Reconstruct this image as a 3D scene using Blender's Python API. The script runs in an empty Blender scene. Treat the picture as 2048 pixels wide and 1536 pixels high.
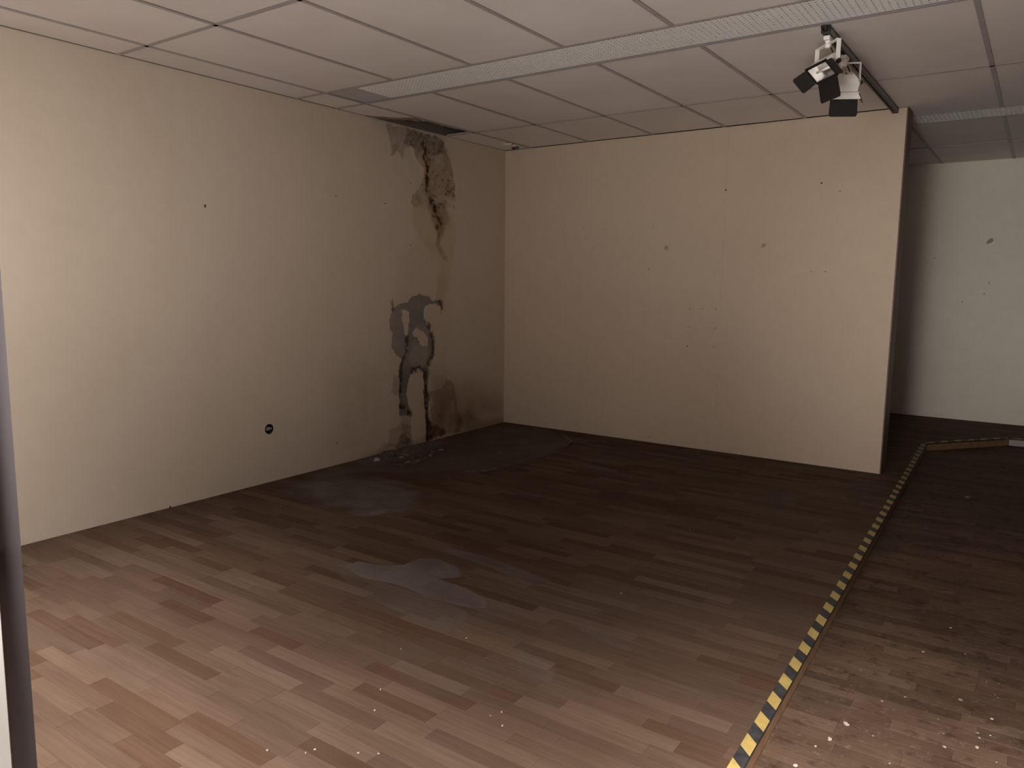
import bpy, bmesh, math, random
import numpy as np
from mathutils import Vector, Matrix
from math import sin, cos, radians, pi, hypot, atan2
random.seed(7); rng = np.random.default_rng(11)
S = bpy.context.scene; C = S.collection

# ------------------------------------------------------------------ camera
FPX = 1517.386; YAW, PITCH, ROLL = 0.606024, 0.137081, 0.0083687
CAM = Vector((4.39264, -6.20064, 1.44008)); H = 2.674
fw = Vector((-sin(YAW)*cos(PITCH), cos(YAW)*cos(PITCH), -sin(PITCH)))
rt = fw.cross(Vector((0, 0, 1))).normalized(); up = rt.cross(fw)
rt, up = rt*cos(ROLL)+up*sin(ROLL), -rt*sin(ROLL)+up*cos(ROLL)
cd = bpy.data.cameras.new('camera'); cam = bpy.data.objects.new('camera', cd); C.objects.link(cam)
cd.sensor_width = 36; cd.lens = FPX/2048*36; cd.clip_start = 0.02; cd.clip_end = 100
M = Matrix((rt, up, -fw)).transposed().to_4x4(); M.translation = CAM; cam.matrix_world = M
S.camera = cam
def ray(x, y): return fw+rt*((x-1024)/FPX)-up*((y-768)/FPX)
def hit(x, y, ax, v):
    d = ray(x, y); return CAM+d*((v-CAM[ax])/d[ax])
def proj(p):
    d = Vector(p)-CAM; z = d.dot(fw); return 1024+FPX*d.dot(rt)/z, 768-FPX*d.dot(up)/z, z

# ------------------------------------------------------------------ light and exposure
S.view_settings.view_transform = 'Standard'; S.view_settings.look = 'None'
S.view_settings.gamma = 1; S.view_settings.use_curve_mapping = False
S.view_settings.exposure = 0.0
W = bpy.data.worlds.new('world'); S.world = W; W.use_nodes = True
W.node_tree.nodes['Background'].inputs[0].default_value = (.75, .85, 1, 1)
W.node_tree.nodes['Background'].inputs[1].default_value = 0.0
def area(name, loc, rot, sx, sy, power, col):
    l = bpy.data.lights.new(name, 'AREA'); l.shape = 'RECTANGLE'; l.size = sx; l.size_y = sy
    l.energy = power; l.color = col
    o = bpy.data.objects.new(name, l); o.location = loc; o.rotation_euler = rot; C.objects.link(o); return o
# shop front daylight behind the viewer, with added aimed beams
LC = (1.0, .945, .90)
def beam(loc, tgt, spread, watts, sx=.9, sy=.7):
    o = area('daylight_fill', loc, (0, 0, 0), sx, sy, watts, LC); o.data.spread = radians(spread)
    o.rotation_euler = (Vector(tgt)-Vector(loc)).to_track_quat('-Z', 'Y').to_euler()
# shop front daylight behind the viewer as two broad lamps, plus added unseen beams:
# narrow lamps, each aimed to brighten a part of the floor
LC = (1.0, .945, .90)
def beam(loc, tgt, spread, watts, sx=.9, sy=.7):
    o = area('daylight_fill', loc, (0, 0, 0), sx, sy, watts, LC); o.data.spread = radians(spread)
    o.rotation_euler = (Vector(tgt)-Vector(loc)).to_track_quat('-Z', 'Y').to_euler()
area('daylight_fill', (3.0, -6.4, .8), (radians(90), 0, 0), 1.0, .6, 2.0, LC)
area('daylight_fill', (3.0, -6.4, 0.5), (radians(125), 0, 0), 1.0, .6, 3.6, LC)
beam((2.6, -6.38, 2.2), (2.5, -5.3, 0), 50, 21.0)
beam((1.2, -6.38, 2.2), (1.1, -5.2, 0), 50, 16.8)
beam((1.2, -6.38, 2.2), (1.1, -5.2, 0), 70, 21.6)
beam((3.4, -6.38, 2.2), (3.3, -4.9, 0), 50, 1.8)
beam((4.9, -6.38, 2.2), (4.5, -4.9, -0.07), 50, 57.0)
beam((4.9, -6.38, 2.2), (4.5, -4.9, -0.07), 70, 59.4)
beam((2.8, -6.38, 1.5), (0, -4.9, 1.55), 68, 14.5)
beam((3.2, -6.38, 1.6), (0, -1.0, 1.8), 54, 4.2)
beam((3.6, -6.38, 1.4), (3.05, 0, 1.75), 60, 8.8)
beam((3.9, -6.38, 1.2), (4.7, 3, .7), 38, 4.2, .5, .5)
beam((4.2, -6.38, 0.6), (4.0, -2.0, 2.67), 60, 5.6)
beam((3.0, -6.38, 0.6), (2.0, -2.8, 2.67), 60, 3.0)
beam((1.8, -6.38, 0.6), (1.2, -4.2, 2.67), 60, 1.8)
# ------------------------------------------------------------------ helpers
def tag(o, label=None, cat=None, group=None, kind=None):
    for k, v in (('label', label), ('category', cat), ('group', group), ('kind', kind)):
        if v: o[k] = v
    return o
def empty(name, loc, label, cat, group=None, kind=None):
    o = bpy.data.objects.new(name, None); o.location = loc; o.empty_display_size = .1
    C.objects.link(o); return tag(o, label, cat, group, kind)
def link(name, me, mats=(), parent=None, loc=None):
    o = bpy.data.objects.new(name, me); C.objects.link(o)
    for m in (mats if isinstance(mats, (list, tuple)) else [mats]):
        if m.name not in [x.name for x in me.materials if x]: me.materials.append(m)
    if loc is not None: o.location = loc
    if parent: o.parent = parent
    return o
def mesh(name, vs, fs, mats=(), parent=None, loc=None, smooth=False):
    me = bpy.data.meshes.new(name); me.from_pydata([tuple(v) for v in vs], [], fs); me.update()
    if smooth: me.shade_smooth()
    return link(name, me, mats, parent, loc)
class MB:
    def __init__(s): s.v = []; s.f = []; s.m = []
    def add(s, vs, fs, mi=0):
        b = len(s.v); s.v += [tuple(v) for v in vs]; s.f += [tuple(i+b for i in f) for f in fs]; s.m += [mi]*len(fs)
    def box(s, c, d, B=None, mi=0, bev=0):
        c = Vector(c); B = B or (Vector((1, 0, 0)), Vector((0, 1, 0)), Vector((0, 0, 1)))
        hx, hy, hz = d[0]/2, d[1]/2, d[2]/2
        if bev <= 0:
            vs = [c+B[0]*sx*hx+B[1]*sy*hy+B[2]*sz*hz for sx in (-1, 1) for sy in (-1, 1) for sz in (-1, 1)]
            s.add(vs, [(0, 1, 3, 2), (4, 6, 7, 5), (0, 4, 5, 1), (2, 3, 7, 6), (0, 2, 6, 4), (1, 5, 7, 3)], mi)
        else:
            bm = bmesh.new(); bmesh.ops.create_cube(bm, size=1)
            for v in bm.verts: v.co = Vector((v.co.x*d[0], v.co.y*d[1], v.co.z*d[2]))
            bmesh.ops.bevel(bm, geom=bm.edges[:], offset=bev, segments=2, affect='EDGES', profile=.5)
            bm.verts.index_update()
            s.add([c+B[0]*v.co.x+B[1]*v.co.y+B[2]*v.co.z for v in bm.verts], [[v.index for v in f.verts] for f in bm.faces], mi); bm.free()
    def cyl(s, a, b, r, r2=None, n=16, mi=0, caps=True):
        a, b = Vector(a), Vector(b); r2 = r if r2 is None else r2; d = (b-a).normalized()
        u = d.orthogonal().normalized(); w = d.cross(u)
        vs = [a+(u*cos(2*pi*i/n)+w*sin(2*pi*i/n))*r for i in range(n)]+[b+(u*cos(2*pi*i/n)+w*sin(2*pi*i/n))*r2 for i in range(n)]
        fs = [(i, (i+1) % n, n+(i+1) % n, n+i) for i in range(n)]
        if caps: fs += [tuple(range(n))[::-1], tuple(range(n, 2*n))]
        s.add(vs, fs, mi)
    def tube(s, pts, r, n=8, mi=0):
        pts = [Vector(p) for p in pts]; vs = []; fs = []; pu = None
        for k, p in enumerate(pts):
            t = (pts[min(k+1, len(pts)-1)]-pts[max(k-1, 0)]).normalized()
            u = t.orthogonal().normalized() if pu is None else (pu-t*pu.dot(t)).normalized()
            pu = u; w = t.cross(u)
            vs += [p+(u*cos(2*pi*i/n)+w*sin(2*pi*i/n))*r for i in range(n)]
        for k in range(len(pts)-1):
            fs += [(k*n+i, k*n+(i+1) % n, (k+1)*n+(i+1) % n, (k+1)*n+i) for i in range(n)]
        fs += [tuple(range(n))[::-1], tuple(range((len(pts)-1)*n, len(pts)*n))]
        s.add(vs, fs, mi)
    def build(s, name, mats, parent=None, loc=None, smooth=False):
        me = bpy.data.meshes.new(name); me.from_pydata(s.v, [], s.f); me.update()
        o = link(name, me, mats, parent, loc)
        me.polygons.foreach_set('material_index', s.m)
        if smooth: me.shade_smooth()
        return o
def child(o, par):                      # keep world placement of world-space meshes under an Empty
    o.parent = par; o.location = Vector(o.location)-par.location; return o

# numpy noise
def vnoise(x, y, seed=0):
    xi = np.floor(x).astype(np.int64); yi = np.floor(y).astype(np.int64); fx = x-xi; fy = y-yi
    def h(a, b):
        n = (a*374761393+b*668265263+seed*1442695041) & 0xffffffff
        n = ((n ^ (n >> 13))*1274126177) & 0xffffffff
        return ((n ^ (n >> 16)) & 0xffff)/65535.0
    u = fx*fx*(3-2*fx); v = fy*fy*(3-2*fy)
    return (h(xi, yi)*(1-u)+h(xi+1, yi)*u)*(1-v)+(h(xi, yi+1)*(1-u)+h(xi+1, yi+1)*u)*v
def fbm(x, y, f, oct=4, seed=0):
    t = 0; a = .5; n = 0
    for k in range(oct): t = t+a*vnoise(x*f, y*f, seed+k); n += a; a *= .5; f *= 2.03
    return t/n
def polydist(X, Y, P):                  # signed distance, positive inside
    P = np.array(P, float); d = np.full(X.shape, 1e9); ins = np.zeros(X.shape, bool)
    for i in range(len(P)):
        a = P[i]; b = P[(i+1) % len(P)]; e = b-a; L = (e@e)+1e-12
        t = np.clip(((X-a[0])*e[0]+(Y-a[1])*e[1])/L, 0, 1)
        d = np.minimum(d, np.hypot(X-a[0]-t*e[0], Y-a[1]-t*e[1]))
        c = ((a[1] > Y) != (b[1] > Y)) & (X < (b[0]-a[0])*(Y-a[1])/((b[1]-a[1])+1e-12)+a[0])
        ins ^= c
    return np.where(ins, d, -d)
def linedist(X, Y, P):
    P = np.array(P, float); d = np.full(X.shape, 1e9)
    for i in range(len(P)-1):
        a = P[i]; b = P[i+1]; e = b-a; t = np.clip(((X-a[0])*e[0]+(Y-a[1])*e[1])/((e@e)+1e-12), 0, 1)
        d = np.minimum(d, np.hypot(X-a[0]-t*e[0], Y-a[1]-t*e[1]))
    return d
sm = lambda a, b, x: (lambda t: t*t*(3-2*t))(np.clip((x-a)/(b-a), 0, 1))

# ------------------------------------------------------------------ materials
class NT:
    def __init__(s, name):
        s.m = bpy.data.materials.new(name); s.m.use_nodes = True; s.t = s.m.node_tree
        s.b = s.t.nodes['Principled BSDF']; s.out = s.t.nodes['Material Output']
    def n(s, typ, **kw):
        o = s.t.nodes.new(typ)
        for k, v in kw.items():
            if k == 'i':
                for a, b in v.items(): o.inputs[a].default_value = b
            else: setattr(o, k, v)
        return o
    def l(s, a, b): s.t.links.new(a, b)
def ramp(nt, fac, stops):
    r = nt.n('ShaderNodeValToRGB'); e = r.color_ramp.elements
    while len(e) < len(stops): e.new(.5)
    for k, (p, c) in enumerate(stops): e[k].position = p; e[k].color = (*c, 1)
    nt.l(fac, r.inputs[0]); return r.outputs[0]
def mult(nt, a, b, f=1):
    m = nt.n('ShaderNodeMix', data_type='RGBA', blend_type='MULTIPLY'); m.inputs[0].default_value = f
    nt.l(a, m.inputs[6]); nt.l(b, m.inputs[7]); return m.outputs[2]
def simple(name, col, rough=.5, metal=0, spec=.5, noise=0, nscale=20, bump=0, bscale=80, coat=0):
    nt = NT(name); b = nt.b; b.inputs['Roughness'].default_value = rough; b.inputs['Metallic'].default_value = metal
    b.inputs['Specular IOR Level'].default_value = spec; b.inputs['Coat Weight'].default_value = coat
    g = nt.n('ShaderNodeNewGeometry')
    ns = nt.n('ShaderNodeTexNoise', i={'Scale': nscale, 'Detail': 4}); nt.l(g.outputs['Position'], ns.inputs['Vector'])
    lo = tuple(c*(1-noise) for c in col); hi = tuple(min(1, c*(1+noise)) for c in col)
    nt.l(ramp(nt, ns.outputs[0], [(.3, lo), (.7, hi)]), b.inputs['Base Color'])
    if bump:
        n2 = nt.n('ShaderNodeTexNoise', i={'Scale': bscale, 'Detail': 5}); nt.l(g.outputs['Position'], n2.inputs['Vector'])
        bp = nt.n('ShaderNodeBump', i={'Strength': bump, 'Distance': .004}); nt.l(n2.outputs[0], bp.inputs['Height']); nt.l(bp.outputs[0], b.inputs['Normal'])
    return nt.m
WALLC = (.575, .485, .39)
def wall_mat(name, col, attr=None):
    nt = NT(name); b = nt.b; b.inputs['Roughness'].default_value = .75; b.inputs['Specular IOR Level'].default_value = .25
    g = nt.n('ShaderNodeNewGeometry')
    n1 = nt.n('ShaderNodeTexNoise', i={'Scale': 1.3, 'Detail': 5, 'Roughness': .6}); nt.l(g.outputs['Position'], n1.inputs['Vector'])
    c = ramp(nt, n1.outputs[0], [(.3, tuple(v*.95 for v in col)), (.7, col)])
    n3 = nt.n('ShaderNodeTexNoise', i={'Scale': 9, 'Detail': 6, 'Roughness': .7}); nt.l(g.outputs['Position'], n3.inputs['Vector'])
    c = mult(nt, c, ramp(nt, n3.outputs[0], [(.25, (.95, .94, .93)), (.6, (1, 1, 1))]))
    if attr:
        a = nt.n('ShaderNodeAttribute', attribute_name=attr); c = mult(nt, c, a.outputs['Color'])
    nt.l(c, b.inputs['Base Color'])
    n2 = nt.n('ShaderNodeTexNoise', i={'Scale': 160, 'Detail': 3}); nt.l(g.outputs['Position'], n2.inputs['Vector'])
    bp = nt.n('ShaderNodeBump', i={'Strength': .12, 'Distance': .002}); nt.l(n2.outputs[0], bp.inputs['Height']); nt.l(bp.outputs[0], b.inputs['Normal'])
    return nt.m
m_wallL = wall_mat('painted_plaster', WALLC, 'tone')
m_wall = wall_mat('painted_board', (.59, .48, .37))
m_wallB = wall_mat('painted_plaster_cool', (.86, .835, .72))

def tile_mat():
    nt = NT('mineral_fibre_tile'); b = nt.b; b.inputs['Roughness'].default_value = .9; b.inputs['Specular IOR Level'].default_value = .1
    g = nt.n('ShaderNodeNewGeometry'); oi = nt.n('ShaderNodeObjectInfo')
    n1 = nt.n('ShaderNodeTexNoise', i={'Scale': 260, 'Detail': 3, 'Roughness': .7}); nt.l(g.outputs['Position'], n1.inputs['Vector'])
    c = ramp(nt, n1.outputs[0], [(.32, (.76, .70, .67)), (.55, (.86, .79, .75))])
    n2 = nt.n('ShaderNodeTexNoise', i={'Scale': 2.2, 'Detail': 4}); nt.l(g.outputs['Position'], n2.inputs['Vector'])
    c = mult(nt, c, ramp(nt, n2.outputs[0], [(.3, (.93, .92, .91)), (.65, (1, 1, 1))]))
    c = mult(nt, c, ramp(nt, oi.outputs['Random'], [(0, (.94, .935, .93)), (1, (1, 1, 1))]))
    a = nt.n('ShaderNodeAttribute', attribute_name='tone'); 
    nt.l(c, b.inputs['Base Color'])
    bp = nt.n('ShaderNodeBump', i={'Strength': .35, 'Distance': .002}); nt.l(n1.outputs[0], bp.inputs['Height']); nt.l(bp.outputs[0], b.inputs['Normal'])
    return nt.m
m_tile = tile_mat()
m_tile_stain = simple('stained_tile', (.30, .22, .15), .9, noise=.45, nscale=14, bump=.4)
m_bar = simple('grid_metal', (.42, .38, .375), .5, noise=.08, nscale=9)
m_slab = simple('raw_concrete', (.20, .17, .16), .9, noise=.3, nscale=6, bump=.4)
m_white = simple('white_enamel', (.86, .83, .78), .38, noise=.03)
m_slat = simple('louvre_aluminium', (.96, .95, .93), .42, metal=0, spec=.6, noise=.03, nscale=14)
m_black = simple('black_enamel', (.012, .011, .011), .45, noise=.2)
m_dark = simple('dark_void', (.02, .017, .015), .9)
m_brownwood = simple('stained_edge_wood', (.11, .05, .028), .5, noise=.25, nscale=30)
m_riser = simple('riser_board', (.20, .115, .06), .5, noise=.2, nscale=18)
m_chrome = simple('reflector_metal', (.92, .92, .90), .16, metal=1, noise=.04, nscale=30)
m_glasspane = simple('lamp_glass', (.9, .9, .9), .05, noise=0)
m_plaster = simple('broken_plaster', (.20, .165, .14), .9, noise=.3, nscale=50, bump=.5, bscale=200)
m_plaster_dark = simple('wet_plaster', (.085, .066, .058), .9, noise=.5, nscale=35, bump=.6, bscale=150)
m_chip = simple('white_chip', (.38, .32, .28), .8, noise=.1, nscale=90)
m_mark = simple('brown_smear', (.36, .30, .22), .8, noise=.3, nscale=120)
m_mark2 = simple('grey_smudge', (.52, .44, .36), .8, noise=.15, nscale=60)
m_yellow = simple('tape_yellow', (.36, .26, .085), .5, spec=.2, noise=.15, nscale=25)
m_tapeblack = simple('tape_black', (.03, .03, .032), .5, spec=.2, noise=.4, nscale=25)

def floor_mat(name, src, worn):
    nt = NT(name); b = nt.b; b.inputs['Specular IOR Level'].default_value = .08
    g = nt.n('ShaderNodeNewGeometry')
    if src == 'obj': t = nt.n('ShaderNodeObjectInfo').outputs['Color']
    else: t = nt.n('ShaderNodeAttribute', attribute_name='tone').outputs['Color']
    mp = nt.n('ShaderNodeMapping'); mp.inputs['Scale'].default_value = (3.2, 60, 1); nt.l(g.outputs['Position'], mp.inputs['Vector'])
    n1 = nt.n('ShaderNodeTexNoise', i={'Scale': 1, 'Detail': 5, 'Roughness': .62, 'Distortion': .4}); nt.l(mp.outputs[0], n1.inputs['Vector'])
    c = mult(nt, t, ramp(nt, n1.outputs[0], [(.3, (.80, .76, .72)), (.62, (1, 1, 1))]))
    n2 = nt.n('ShaderNodeTexNoise', i={'Scale': 2.2, 'Detail': 6, 'Roughness': .65}); nt.l(g.outputs['Position'], n2.inputs['Vector'])
    if worn:
        c = mult(nt, c, ramp(nt, n2.outputs[0], [(.33, (.62, .60, .60)), (.6, (1, 1, 1))]))
        n3 = nt.n('ShaderNodeTexNoise', i={'Scale': 38, 'Detail': 6, 'Roughness': .75}); nt.l(g.outputs['Position'], n3.inputs['Vector'])
        mx = nt.n('ShaderNodeMix', data_type='RGBA'); nt.l(ramp(nt, n3.outputs[0], [(.56, (0, 0, 0)), (.75, (.5, .5, .5))]), mx.inputs[0])
        nt.l(c, mx.inputs[6]); mx.inputs[7].default_value = (.20, .155, .125, 1); c = mx.outputs[2]
        n4 = nt.n('ShaderNodeTexNoise', i={'Scale': 14, 'Detail': 4, 'Roughness': .6}); nt.l(g.outputs['Position'], n4.inputs['Vector'])
        c = mult(nt, c, ramp(nt, n4.outputs[0], [(.30, (.55, .5, .48)), (.45, (1, 1, 1))]))
    else:
        c = mult(nt, c, ramp(nt, n2.outputs[0], [(.3, (.88, .87, .87)), (.6, (1, 1, 1))]))
    nt.l(c, b.inputs['Base Color'])
    r = ramp(nt, n2.outputs[0], [(.3, (.6, .6, .6)), (.7, (.75, .75, .75))]); nt.l(r, b.inputs['Roughness'])
    bp = nt.n('ShaderNodeBump', i={'Strength': .05, 'Distance': .001}); nt.l(n1.outputs[0], bp.inputs['Height']); nt.l(bp.outputs[0], b.inputs['Normal'])
    return nt.m
m_fo = floor_mat('laminate', 'obj', False); m_fa = floor_mat('laminate_joined', 'attr', False)
m_lo = floor_mat('worn_laminate', 'obj', True); m_la = floor_mat('worn_laminate_joined', 'attr', True)

def film_mat(name, col, rough):
    nt = NT(name); b = nt.b; b.inputs['Roughness'].default_value = rough; b.inputs['Specular IOR Level'].default_value = .1
    a = nt.n('ShaderNodeAttribute', attribute_name='cover')
    g = nt.n('ShaderNodeNewGeometry'); ns = nt.n('ShaderNodeTexNoise', i={'Scale': 9, 'Detail': 5}); nt.l(g.outputs['Position'], ns.inputs['Vector'])
    nt.l(ramp(nt, ns.outputs[0], [(.3, tuple(v*.8 for v in col)), (.7, col)]), b.inputs['Base Color'])
    nt.l(a.outputs['Fac'], b.inputs['Alpha']); return nt.m
m_film = film_mat('dried_lime_film', (.20, .168, .158), .6)
m_film2 = film_mat('dried_mud_film', (.165, .138, .112), .7)

# ------------------------------------------------------------------ structure: left wall (damaged plaster)
def set_tone(me, col):
    a = me.color_attributes.new('tone', 'FLOAT_COLOR', 'POINT')
    c = np.ones((len(me.vertices), 4)); c[:, :3] = col; a.data.foreach_set('color', c.ravel())
def PW(x, y): p = hit(x, y, 0, 0); return (p.y, p.z)
def wp(pts, sc=None, off=None):
    if sc: pts = [(off[0]+x/sc, off[1]+y/sc) for x, y in pts]
    return [PW(*p) for p in pts]
R2 = (3.84, (700, 560)); R7 = (6.98, (740, 720)); R5 = (8.08, (760, 230)); R6 = (7.68, (760, 400))
def wall_left():
    y0, y1, z0, z1 = -2.45, 0.0, 0.0, H; st = .0065
    ny = int((y1-y0)/st); nz = int((z1-z0)/st)
    ys = np.linspace(y0, y1, ny+1); zs = np.linspace(z0, z1, nz+1); Y, Z = np.meshgrid(ys, zs)
    wY = Y+(fbm(Y, Z, 22, 3, 5)-.5)*.035; wZ = Z+(fbm(Y, Z, 22, 3, 9)-.5)*.035
    n1 = fbm(Y, Z, 9, 5, 1); n2 = fbm(Y, Z, 34, 4, 2); n3 = fbm(Y, Z*.35, 16, 4, 3)
    n4 = fbm(Y, Z, 70, 2, 21)
    col = np.ones(Y.shape+(3,)); dx = np.zeros(Y.shape)
    def lay(m, c):
        nonlocal col
        m = np.clip(m, 0, 1)[..., None]; col = col*(1-m)+col*np.array(c)*m
    def ab(m, c):
        nonlocal col
        m = np.clip(m, 0, 1)[..., None]; col = col*(1-m)+np.array(c)*m
    pd = lambda P, w=0: polydist(wY if w else Y, wZ if w else Z, P)
    # upper damp patch
    A = wp([(120,150),(125,280),(185,440),(190,540),(175,650),(230,650),(300,560),(340,640),(375,700),(390,560),(430,500),(530,520),(560,620),(640,760),(700,860),(725,980),(640,1180),(520,1300),(500,1420),(640,1520),(900,1536),(1210,1500),(1225,1200),(1190,1000),(1140,720),(1040,560),(1030,420),(960,350),(700,290),(420,210),(250,170)], *R5)
    d = pd(A, 1); FZ = sm(1.93, 2.2, Z+.25*(n1-.5)); lay(sm(-.006, .012, d)*(.35+1.1*n2)*FZ, (.72, .68, .64)); lay(sm(-.006, .012, d)*sm(.45, .7, n1)*FZ, (.82, .78, .74)); dx += -.0025*sm(-.004, .004, d)*FZ
    lay(sm(-.02, .0, d)*sm(.02, .0, np.abs(d))*.4*FZ, (.72, .66, .6))
    T = wp([(410,190),(700,280),(960,360),(1040,430),(1100,600),(960,660),(820,660),(760,560),(700,560),(620,640),(520,520),(420,470)], *R5)
    lay(sm(-.01, .02, pd(T, 1))*(.45+.9*n2), (.60, .60, .62)); lay(sm(.50, .66, n2)*sm(-.01, .02, pd(T, 1)), (.78, .74, .70))
    A2 = wp([(840,400+0),(905,430),(912,480),(905,520),(890,600),(870,600),(880,520),(850,490),(835,470),(822,435),(828,405)])
    lay(sm(-.03, .03, pd(A2, 1))*.8, (.86, .82, .70))
    Br = wp([(700,600),(820,660),(1000,800),(1160,930),(1200,1100),(1225,1536),(780,1536),(760,1100),(740,860)], *R5)
    lay(sm(-.02, .04, pd(Br, 1))*(.3+.8*n1)*FZ, (.80, .74, .68))
    Br2 = wp([(700,0),(1000,0),(1080,280),(1000,500),(930,640),(870,500),(780,300)], *R6)
    lay(sm(-.02, .05, pd(Br2, 1))*(.5+.7*n1), (.58, .50, .46))
    # dark mould crack
    L = wp([(710,470),(735,560),(720,700),(770,790),(765,930),(760,1060),(765,1180),(810,1290),(820,1370),(880,1480),(930,1536)], *R5)
    L2 = wp([(790,60),(845,150),(830,220),(900,250),(930,340),(880,420),(895,560),(890,700),(960,830),(1010,900)], *R6)
    d = linedist(wY, wZ, L); lay(sm(.05, .008, d)*(.35+.6*n2), (.60, .52, .46)); lay(sm(.034, .008, d)*sm(.34, .54, n2), (.20, .14, .10))
    dx -= .004*sm(.016, .004, d)*sm(.35, .55, n2)
    d = linedist(wY, wZ, L2); lay(sm(.045, .006, d)*(.3+.6*n2), (.62, .54, .48)); lay(sm(.028, .006, d)*sm(.40, .56, n2)*sm(1.7, 1.95, Z), (.24, .17, .13))
    for x, y, r in [(810,283,.016),(811,279,.012),(858,306,.02),(848,318,.014),(877,300,.014),(877,306,.013),(856,345,.024),(855,350,.022),(858,384,.014),(862,397,.022),(860,400,.016),(868,419,.026),(870,424,.02),(876,438,.026),(880,443,.024),(872,430,.016),(892,379,.014),(881,410,.015),(846,370,.012),(848,380,.011),(910,368,.011),(911,374,.011),(822,366,.012),(818,362,.010),(827,392,.012),(880,437,.03),(884,434,.02),(868,410,.015)]:
        py, pz = PW(x, y); d = np.hypot((wY-py)*1.5, wZ-pz); lay(sm(r, r*.35, d)*.85, (.25, .18, .14))
    lay(sm(.62, .72, n2)*sm(-.02, .03, pd(Br, 1)), (.5, .42, .36))
    P = wp([(1225,1170),(1270,1160),(1330,1240),(1240,1320),(1220,1260)], *R5)
    d = pd(P); ab(sm(-.004, .004, d), (.98, .95, .92)); dx += .003*sm(-.003, .003, d)
    for q in [[(450,490),(540,490),(590,600),(690,780),(720,900),(690,960),(640,870),(560,760),(500,640)], [(905,740),(960,740),(955,830),(915,820)], [(965,600),(1035,610),(1030,650),(970,650)]]:
        lay(sm(-.01, .01, pd(wp(q, *R5), 1))*.8, (1.1, 1.08, 1.04))
    # streaks between the patches
    G = wp([(835,470),(885,490),(905,600),(890,800),(880,880),(780,880),(778,600),(800,520)])
    lay(sm(-.06, .08, pd(G, 1))*(.25+.5*n3), (.86, .82, .78))
    # cement body where the paint and plaster came off
    B = wp([(455,150),(500,120),(545,112),(600,125),(640,160),(660,150),(695,160),(714,215),(706,245),(692,205),(650,180),(605,192),(572,225),(575,300),(600,345),(625,400),(650,470),(652,540),(640,590),(605,640),(602,690),(572,705),(545,685),(500,692),(470,715),(445,790),(380,780),(372,700),(385,650),(402,600),(340,560),(320,520),(330,400),(312,380),(310,300),(325,222),(380,190),(440,168)], *R2)
    hol = [wp([(402,232),(440,226),(458,240),(452,380),(440,445),(425,400),(415,330),(402,290)], *R2),
           wp([(485,400),(520,368),(570,400),(600,450),(592,510),(545,490),(520,440),(490,425)], *R2)]
    LL = wp([(372,700),(470,715),(445,790),(440,880),(470,1020),(450,1045),(385,1040),(380,960),(385,830),(382,760)], *R2)
    LR = wp([(568,700),(605,680),(606,740),(600,820),(612,900),(602,1000),(610,1080),(640,1130),(605,1180),(595,1235),(600,1130),(582,1050),(572,960),(568,900)], *R2)
    LF = wp([(310,230),(325,222),(402,232),(415,330),(425,400),(440,450),(430,560),(400,600),(340,560),(320,520),(330,400),(312,380)], *R2)
    hd = np.maximum(pd(hol[0], 1), pd(hol[1], 1))
    body = np.minimum(np.maximum(np.maximum(pd(B, 1), pd(LL, 1)), pd(LR, 1)), -hd)
    mb = sm(-.003, .005, body); lf = sm(-.003, .006, pd(LF, 1))*mb
    cem = np.array((.36, .385, .44)); ab(mb*.97, cem)
    col *= (1-mb[..., None])+mb[..., None]*(.72+.55*n1)[..., None]
    lay(lf, (1.22, 1.16, 1.10)); lay(mb*sm(.75, .60, Z), (.78, .76, .72))
    Mid = wp([(480,470),(600,470),(620,560),(570,680),(470,690),(450,600)], *R2)
    lay(sm(-.01, .03, pd(Mid, 1))*mb, (1.35, 1.33, 1.25))
    dx -= (.007-.004*lf)*mb; dx += .0015*(n4-.5)*mb
    for q in [wp([(440,440),(437,560),(402,640),(395,760),(393,890)], *R2), wp([(598,340),(640,450),(636,580),(605,645)], *R2), wp([(572,690),(592,830),(585,960),(602,1100),(592,1235),(620,1205)], *R2), wp([(480,695),(540,684),(572,705)], *R2), wp([(390,960),(430,1000),(465,1030)], *R2), wp([(690,160),(712,215),(704,245)], *R2), wp([(325,160),(324,222)], *R2)]:
        d = linedist(wY, wZ, q); lay(sm(.032, .008, d)*sm(.28, .52, n2), (.30, .24, .19)); dx -= .005*sm(.014, .004, d)*sm(.35, .55, n2)
    lay(sm(.05, .01, np.hypot(Y-PW(856, 744)[0], Z-PW(856, 744)[1])), (.6, .8, .55))
    # faint peeled borders, lower left and right
    for q, c, s in [([(330,740),(385,735),(388,900),(345,895),(315,870),(330,800)], (.70, .70, .72), 1), ([(300,1160),(380,1105),(470,1110),(480,1240),(370,1275),(290,1285),(250,1300),(300,1220)], (.70, .68, .67), 1),
                    ([(385,1040),(470,1040),(475,1230),(440,1260),(385,1110)], (.72, .70, .68), 1), ([(380,1200),(410,1180),(480,1230),(470,1300),(350,1300)], (.5, .47, .45), 1),
                    ([(610,850),(700,840),(740,760),(800,800),(812,900),(830,1000),(870,1090),(850,1160),(720,1190),(640,1230),(600,1200),(625,1080),(608,960)], (.66, .60, .56), 1),
                    ([(590,1060),(640,1110),(720,1130),(740,1180),(650,1210),(580,1245)], (.40, .30, .23), 1), ([(205,1320),(260,1250),(330,1260),(420,1240),(520,1230),(540,1340),(200,1360)], (.62, .55, .5), 0)]:
        d = pd(wp(q, *R2), 1); lay(sm(-.006, .010, d)*(.45+.9*n2*s), c); dx -= .0015*sm(-.004, .004, d)*s
    for q in [[(600,950),(630,900),(640,960),(610,1010)], [(770,930),(800,920),(810,1010),(780,1050)], [(840,1130),(880,1130),(885,1160),(850,1170)]]:
        lay(sm(-.008, .008, pd(wp(q, *R2), 1))*.8, (1.45, 1.42, 1.4))
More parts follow.
